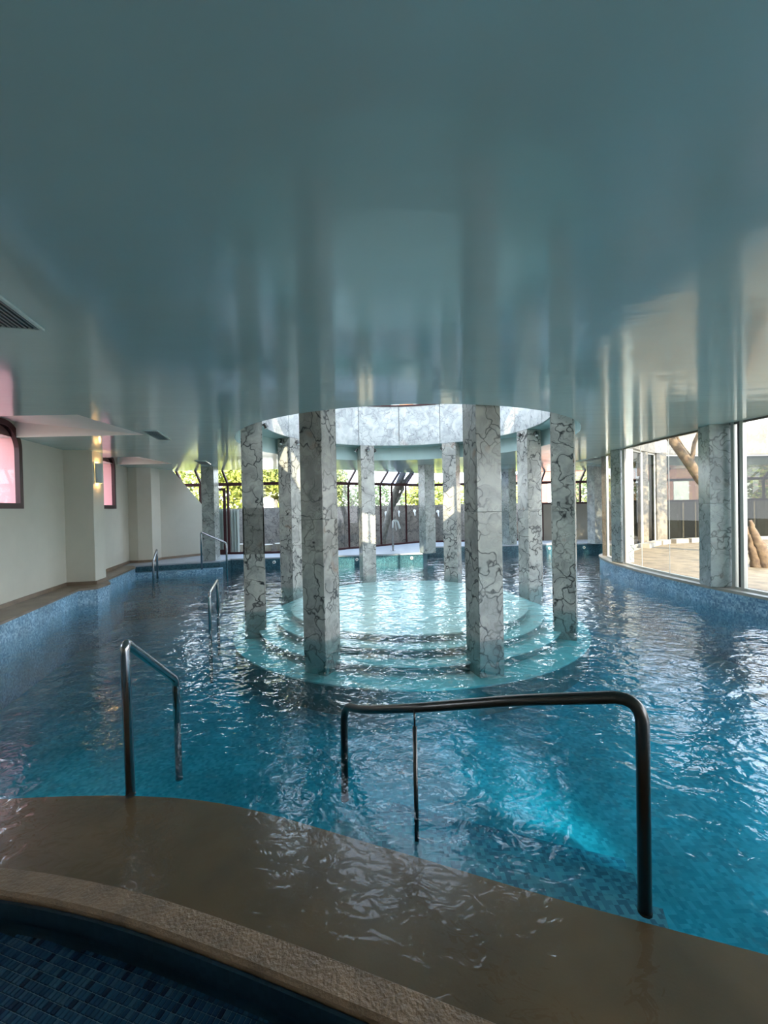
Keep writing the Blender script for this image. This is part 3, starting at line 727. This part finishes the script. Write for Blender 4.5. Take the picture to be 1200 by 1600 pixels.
# courtyard tree
def trunk(name, pts, r0, r1, m, parent=None, seg=12):
    pts = [Vector(p) for p in pts]; fine = []
    for a, b in zip(pts[:-1], pts[1:]):
        for k in range(5): fine.append(a.lerp(b, k/5)+Vector((random.uniform(-.012, .012), random.uniform(-.012, .012), 0)))
    fine.append(pts[-1]); bm = bmesh.new(); tube(bm, fine, r0, seg, r1); return link(name, bm, m, parent, smooth=True)
def leafcloud(name, blobs, n, size, m, parent):
    vs, fs = [], []
    for _ in range(n):
        cx_, cy_, cz_, rx, ry, rz_ = random.choice(blobs)
        while True:
            p = Vector([random.uniform(-1, 1) for _ in range(3)])
            if .25 < p.length < 1: break
        c = Vector((cx_+p.x*rx, cy_+p.y*ry, cz_+p.z*rz_)); u = Vector([random.gauss(0, 1) for _ in range(3)]).normalized()
        v = u.orthogonal().normalized(); s = size*random.uniform(.6, 1.3); b = len(vs)
        vs += [c-u*s, c+v*s*.4, c+u*s, c-v*s*.4]; fs.append((b, b+1, b+2, b+3))
    me = bpy.data.meshes.new(name); me.from_pydata([tuple(v) for v in vs], [], fs); me.materials.append(M[m])
    o = inst(name, me, parent); o['kind'] = 'stuff'; return o
ct = thing('courtyard_tree', 'leaning pale-barked tree growing out of the sunlit courtyard floor', 'tree', (10.2, 11.2, .31))
trunk('trunk', [(-.35, .0, -.05), (-.9, .0, .75), (-1.9, .0, 2.0), (-2.6, .1, 3.1), (-3.0, .2, 4.4)], .17, .08, 'bark', ct)
trunk('branch', [(-2.15, .02, 2.3), (-1.9, .2, 3.0), (-1.3, .3, 4.2)], .06, .035, 'bark', ct)
trunk('branch', [(-1.6, .02, 1.7), (-2.35, .3, 3.2), (-2.2, .4, 4.3)], .05, .03, 'bark', ct)
trunk('branch', [(-1.0, .02, 2.9), (-.5, .3, 3.6), (-.3, .2, 4.6)], .05, .03, 'bark', ct)
leafcloud('foliage', [(-3.2, 0, 5.2, 1.4, 1.4, .7), (-2.2, -1.5, 5.6, 3.4, 3.4, .8)], 5200, .13, 'leafb', ct)  # crown widened overhead, mostly out of view, to shade the courtyard
sp2 = thing('tree_stump', 'ragged sunlit stump with peeling bark at the right picture edge', 'stump', (7.9, 9.0, .31))
trunk('stump_wood', [(.15, 0, -.02), (.02, 0, .4), (-.12, .02, .75), (-.2, 0, 1.0)], .16, .03, 'bark', sp2)
trunk('stump_wood', [(-.02, .05, -.02), (-.12, .05, .4), (-.18, .05, .7)], .11, .03, 'bark', sp2)

# ------------------------------------------------------------------ hand rails
def rail(name, label, pts, r=.0275, m='darksteel', fil=.1, extra=(), group='stainless hand rails of the pool'):
    root = thing(name, label, 'handrail', pts[0], 0, group); o = Vector(pts[0])
    bm = bmesh.new(); tube(bm, [p-o for p in fillet(pts, fil, 10)], r, 18); link('rail_tube', bm, m, root, smooth=True)
    for p in (pts[0], pts[-1]):
        bm = bmesh.new(); q = Vector(p)-o; lathe(bm, [(r+.002, q.z), (r+.002, q.z+.01)], 18, q.x, q.y); link('foot_collar', bm, m, root)
    for a, b, rr in extra:
        bm = bmesh.new(); a_, b_ = Vector(a)-o, Vector(b)-o
        tube(bm, [a_, a_.lerp(b_, .9)], rr, 12); tube(bm, [a_.lerp(b_, .9), b_], rr*.45, 10); link('middle_post', bm, m, root, smooth=True)
    return root
rail('hand_rail', 'dark curved hand rail in front, running from the brown ledge down to the right', 
     [(1.085, 1.815, -.012), (1.085, 1.815, .92), (.64, 2.14, .765), (.16, 2.52, .555), (-.16, 2.92, .36), (-.335, 3.25, .235), (-.345, 3.27, -.5)],
     fil=.13, extra=[((.155, 2.50, -.4), (.155, 2.50, .55), .013)])
rail('hand_rail', 'steel hand rail standing at the left end of the brown ledge', [(-1.61, 2.64, -.012), (-1.61, 2.62, .955), (-1.74, 3.50, .365), (-1.76, 3.56, -.5)], fil=.07, m='steel')
rail('hand_rail', 'short steel hand rail out in the water left of the column ring', [(-2.60, 6.3, -.8), (-2.60, 6.3, .52), (-2.95, 7.5, .52), (-2.95, 7.5, -.8)], r=.024, fil=.06, m='steel')
rail('hand_rail', 'narrow steel hand rail at the foot of the far left wall pilaster', [(-5.75, 10.6, -.5), (-5.75, 10.6, .51), (-6.05, 11.35, .74), (-6.05, 11.35, -.4)], r=.026, fil=.06, m='steel')
rail('hand_rail', 'tall sloping steel hand rail beside the slim column on the far left steps', [(-5.04, 11.75, .1), (-5.04, 11.75, 1.17), (-4.2, 11.35, .87), (-4.2, 11.35, -.6)], r=.026, fil=.09, m='steel')

# swan neck spout on the far deck
sn = thing('water_spout', 'slim swan-neck water spout on the pale deck behind the ring', 'spout', (.27, 13.95, .31))
bm = bmesh.new(); lathe(bm, [(.08, 0), (.08, .02), (.04, .03)], 16); link('base', bm, 'steel', sn)
bm = bmesh.new(); tube(bm, [(0, 0, 0), (0, 0, .75)], .035, 12); link('pole', bm, 'steel', sn)
bm = bmesh.new(); tube(bm, fillet([(0, 0, .75), (.02, 0, 1.0), (.16, -.02, .98), (.24, -.04, .72)], .12), .03, 10); link('neck', bm, 'white', sn, True)
bm = bmesh.new(); tube(bm, fillet([(0, 0, .78), (.0, 0, .98), (.09, -.02, .96), (.12, -.03, .66)], .1), .015, 8); link('hose', bm, 'white', sn, True)

# pool inlets in the far tiled wall
for (x, y, z, lab) in ((-.85, 12.99, .17, 'left of the back left ring column'), (.82, 13.08, .17, 'under the swan-neck spout'), (5.85, 15.21, .16, 'just left of the rightmost ring column'), (7.1, 15.25, .16, 'right of the rightmost ring column'), (-3.3, 12.73, .17, 'between the two leftmost ring columns')):
    t = thing('pool_inlet', 'small white water inlet in the far pool wall %s' % lab, 'inlet', (x, y-.0, z), 0, 'white inlets in the far pool wall')
    bm = bmesh.new(); tube(bm, [(0, .03, 0), (0, -.03, 0)], .045, 14); rg_ = link('ring', bm, 'white', t); bm = bmesh.new(); tube(bm, [(0, -.03, 0), (0, -.036, 0)], .02, 10); link('nozzle', bm, 'black', rg_)

# ------------------------------------------------------------------ sconces, vents
def sconce(x, y, z, nx, ny, label):
    r = thing('wall_sconce', label, 'lamp', (x, y, z), math.atan2(ny, nx))
    bm = bmesh.new(); rows = []
    for i in range(13):
        a = -PI/2+PI*i/12; rows.append([bm.verts.new((.10*math.cos(a)*k, .11*math.sin(a)*k, zz)) for k, zz in ((1, -.2), (1, .2), (.93, .2), (.93, -.2))])
    for a_, b_ in zip(rows[:-1], rows[1:]):
        for k in range(4): bm.faces.new((a_[k], a_[(k+1) % 4], b_[(k+1) % 4], b_[k]))
    link('lamp_shade', bm, 'shade', r, False)
    for zz in (-.15, .15):
        bm = bmesh.new(); lathe(bm, [(.015, zz-.03), (.028, zz), (.015, zz+.03)], 12, .045, 0); link('bulb', bm, 'lampglow', r)
        ld = bpy.data.lights.new('bulb_light', 'POINT'); lo = bpy.data.objects.new('bulb_light', ld); C.objects.link(lo); lo.parent = r
        lo.location = (.06, 0, zz*1.25); ld.energy = .3; ld.color = (1, .55, .2); ld.shadow_soft_size = .02
    bm = bmesh.new(); box(bm, 0, .015, -.06, .06, -.12, .12); link('back_plate', bm, 'white', r)
sconce(-5.855, 8.78, 2.55, .98, .2, 'half-round glowing wall sconce on the side of the near left pilaster')
def vent(c, L, Wd, rz, label, nsl, border=.02):
    r = thing('ceiling_vent', label, 'vent', (c[0], c[1], HC), rz)
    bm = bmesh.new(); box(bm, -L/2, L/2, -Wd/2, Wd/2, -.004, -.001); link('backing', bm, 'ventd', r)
    bm = bmesh.new()
    for g in ((-L/2-border, L/2+border, -Wd/2-border, -Wd/2), (-L/2-border, L/2+border, Wd/2, Wd/2+border), (-L/2-border, -L/2, -Wd/2, Wd/2), (L/2, L/2+border, -Wd/2, Wd/2)):
        box(bm, *g, -.014, 0)
    link('frame', bm, 'ceil' if nsl < 20 else 'white', r)
    for k in range(nsl):
        y = -Wd/2+(k+.5)*Wd/nsl; bm = bmesh.new(); box(bm, -L/2, L/2, y-Wd/nsl*.22, y+Wd/nsl*.22, -.012, -.004); link('slat', bm, 'ventm', r)
    return r
# near vent runs along +y from beyond the left border
vent((-2.29, 2.33), 1.10, .27, math.radians(104), 'long slatted air vent in the ceiling at the left picture edge', 9)
vent((-3.69, 7.03), .86, .19, math.radians(104), 'small slatted air vent in the ceiling above the left wall sconce', 7)
vent((-4.7, 11.2), .86, .22, math.radians(104), 'faint distant air vent in the ceiling before the far left glazing', 5)
vent((6.0, 12.3), .28, 1.0, 0, 'white framed air vent in the ceiling above the right far end', 6, .06)

# ------------------------------------------------------------------ garden outside
struct(P('ground', [(-60, -30), (60, -30), (60, 90), (-60, 90)], -1.3, -1.1, 'ground'))
struct(P('ground_garden', [(-40, 13.95), (-2.5, 14.25), (1.3, 17.05), (50, 17.05), (50, 80), (-40, 80)], -1.1, .22, 'ground'))
struct(P('ground_left', [(-40, -10), (-7.9, -10), (-7.9, 13.9), (-40, 13.9)], -1.1, 1.2, 'ground'))
gw = struct(empty('wall_garden'))
gl_ = [(-14.0, 15.7), (-12.5, 15.7), (-11, 15.7), (-9.5, 15.7), (-8, 15.7), (-6.5, 15.7), (-5, 15.7), (-3.6, 15.7), (-2.7, 15.7), (-1.6, 16.6), (-.5, 17.5), (.6, 18.4), (2, 18.4), (3.5, 18.4), (5, 18.4), (6.5, 18.4), (8, 18.4)]
for a, b in zip(gl_[:-1], gl_[1:]):
    a_, b_ = Vector((*a, 1.0)), Vector((*b, 1.0)); d_ = (b_-a_).normalized()*.004
    bm = bmesh.new(); bar(bm, a_+d_, b_-d_, .18, 1.6); link('marble_panel', bm, 'marble_garden', gw)
# decorative white wall fixtures
for k, (x, z) in enumerate(((.05, 1.5), (.62, 1.52), (1.3, 1.55), (2.3, 1.5))):
    t = thing('wall_fixture', 'white fixture on the garden wall seen between the back ring columns, %s' % ['leftmost', 'second from left', 'third from left', 'rightmost'][k], 'fixture', (x, (17.4+(x+.5)*.82 if x < .6 else 18.31), z), 0, 'white fixtures on the garden wall')
    bm = bmesh.new(); tube(bm, [(0, .05, 0), (0, -.03, 0)], .1, 8, .05); link('plate', bm, 'white', t)
    bm = bmesh.new(); tube(bm, [(0, -.03, .02), (.02, -.08, -.2)], .04, 8, .02); link('spout', bm, 'white', t)
# pots on the terrace behind the left glass
for k, (x, rr, h) in enumerate(((-4.85, .24, .34), (-4.15, .22, .3), (-3.6, .22, .34), (-3.05, .23, .36))):
    t = thing('clay_pot', 'empty pale clay pot behind the far left glazing, %s' % ['leftmost of four', 'second of four from the left', 'third of four from the left', 'rightmost of four'][k], 'pot', (x, 14.95, .22), 0, 'clay pots behind the glazing')
    bm = bmesh.new(); lathe(bm, [(rr*.62, 0), (rr*.85, h*.6), (rr, h*.9), (rr*1.08, h*.92), (rr*1.08, h), (rr*.9, h), (rr*.86, h*.9)], 20); pb_ = link('pot_body', bm, 'pot', t, True)
    bm = bmesh.new(); lathe(bm, [(rr*.3, h*.86), (rr*.86, h*.88)], 20); link('soil', bm, 'ground', pb_)
def tree(x, y, z, blobs, n, size, m, label, tr=None, bk='barkd'):
    t = thing('garden_tree', label, 'tree', (x, y, z), 0)
    trunk('trunk', tr or [(0, 0, 0), (.05, 0, blobs[0][2])], .14, .07, bk, t); leafcloud('foliage', blobs, n, size, m, t)
tree(-9.0, 23, .2, [(0, 0, 2.6, 2.6, 1.4, 2.2), (2.0, 0, 3.4, 1.8, 1.2, 1.3)], 6000, .16, 'leafa', 'dense bright bushy tree outside behind the leftmost glazing')
tree(-4.2, 24, .2, [(0, 0, 2.2, 2.0, 1.2, 1.6), (-.5, 0, 3.2, 1.4, 1.2, 1.0)], 3600, .16, 'leafa', 'bright green tree outside between the two leftmost ring columns')
tree(-.9, 22.5, .2, [(0, 0, 1.7, 2.1, 1.0, 1.2), (-2.1, 0, 3.0, 1.2, 1.0, 1.2)], 4200, .12, 'leafb', 'olive-leaved tree outside between the front left and back left columns', [(-.5, 0, 0), (-.8, -.1, 1.8), (-1.5, 0, 3.6)])
tree(2.6, 24, .2, [(0, 0, 1.8, 1.7, 1.2, 1.2)], 3400, .13, 'leafa', 'low yellow-green bush outside right of the swan-neck spout')
tree(6.4, 25, .2, [(0, 0, 1.9, 2.4, 1.2, 1.2)], 3600, .13, 'leafa', 'low yellow-green bush outside behind the front right column')
tree(12.0, 24, .2, [(0, 0, 2.2, 2.4, 1.2, 1.2)], 2600, .13, 'leafb', 'shrub outside in front of the pink building at far right')
tree(20.0, 22, .2, [(0, 0, 2.8, 3.4, 1.2, 2.0)], 4200, .15, 'leafa', 'leafy tree outside seen through both sides of the courtyard')
tree(-11.5, 7.0, 1.2, [(0, 0, 1.6, 1.4, 2.0, 1.5), (.6, 2.4, 1.4, 1.2, 1.6, 1.3)], 4200, .11, 'leafa', 'bright yellow-green tree outside the near left arched window')
tree(-12.0, 12.6, 1.2, [(0, 0, 1.6, 1.4, 1.8, 1.5)], 1800, .13, 'leafa', 'bright tree outside the farther left arched window')
# leaning pale trunks in the garden
lt = thing('leaning_trunk', 'pale bare trunk leaning to the right behind the swan-neck spout', 'tree', (.0, 16.75, .22))
trunk('trunk', [(-.15, 0, 0), (.2, 0, 1.2), (.55, .05, 2.3), (.8, .08, 2.9)], .15, .12, 'barkd', lt)
trunk('branch', [(.62, .05, 2.2), (1.15, 0, 2.9), (1.5, 0, 3.8)], .08, .05, 'barkd', lt)
trunk('branch', [(.3, 0, 1.4), (.75, 0, 2.2), (.8, .1, 3.4)], .07, .04, 'barkd', lt)
# palm
pa = thing('palm', 'small spiky palm outside between the leftmost ring columns', 'palm', (-5.2, 20.6, .22))
trunk('trunk', [(0, 0, 0), (0, 0, 2.0)], .11, .09, 'barkd', pa)
for k in range(16):
    a = 2*PI*k/16+random.uniform(-.1, .1); e = random.uniform(.2, 1.0); bm = bmesh.new(); prev = None
    for i in range(7):
        t = i/6; r = 1.0*t; z = 2.0+math.sin(e)*r-.5*t*t; w = .09*(1-t)+.01; d = Vector((math.cos(a), math.sin(a), 0)); s = Vector((-d.y, d.x, 0))
        p = (bm.verts.new(d*r+Vector((0, 0, z))+s*w), bm.verts.new(d*r+Vector((0, 0, z+.02))), bm.verts.new(d*r+Vector((0, 0, z))-s*w))
        if prev: bm.faces.new((prev[0], p[0], p[1], prev[1])); bm.faces.new((prev[1], p[1], p[2], prev[2]))
        prev = p
    link('palm_leaf', bm, 'palm', pa)
pb = thing('far_building', 'pink building with white window frames beyond the right glazing', 'building', (19, 34, .2))
bm = bmesh.new(); box(bm, -7, 12, 0, 5, 0, 4.2); link('wall', bm, 'redb', pb)
bm = bmesh.new(); box(bm, -7.2, 12.2, -.2, 5.2, 4.2, 4.4); link('roof_edge', bm, 'white', pb)
for k in range(7):
    bm = bmesh.new(); box(bm, -6+k*2.5, -4.8+k*2.5, -.06, 0, 1.6, 3.2); link('window', bm, 'white', pb)
rb = thing('brick_building', 'red roofed house outside above the palm', 'building', (-8.5, 32, .2))
bm = bmesh.new(); box(bm, -3, 3, 0, 4, 0, 3.6); link('wall', bm, 'white', rb)
bm = bmesh.new(); box(bm, -3.3, 3.3, -.4, 4.4, 3.6, 4.3); link('roof', bm, 'terracotta', rb)

# ------------------------------------------------------------------ added unseen lights under the ledge that make the pool glow
def pool_fill_lamp(x, y, z, dx, dy, label, power, spot=None):
    rz = math.atan2(-dx, dy)
    t = thing('added_underwater_light', label, 'lamp', (x, y, z), rz)
    bm = bmesh.new(); tube(bm, [(0, -.06, 0), (0, .012, 0)], .085, 20); link('housing', bm, 'white', t)
    ld = bpy.data.lights.new('pool_fill_light', 'SPOT' if spot else 'AREA'); lo = bpy.data.objects.new('pool_fill_light', ld); C.objects.link(lo); lo.parent = t
    lo.location = (0, .03, 0); ld.energy = power; ld.color = (.62, 1.0, .95)
    if spot: ld.spot_size = spot; ld.spot_blend = .9; ld.shadow_soft_size = .1; lo.rotation_euler = (math.radians(80), 0, 0)
    else: ld.shape = 'DISK'; ld.size = .22; ld.spread = math.radians(120); lo.rotation_euler = (math.radians(28), 0, 0)
pool_fill_lamp(2.45, 1.38, -.2, -1.7, 3.4, 'added unseen light in the pool wall under the right end of the brown ledge', 330, .36)
pool_fill_lamp(4.9, .72, -.15, -.3, 1, 'added unseen light below the brown ledge outside the right border', 60, 1.9)
pool_fill_lamp(-3.3, 2.62, -.15, .15, 1, 'added unseen light below the left end of the brown ledge', 18, 1.9)
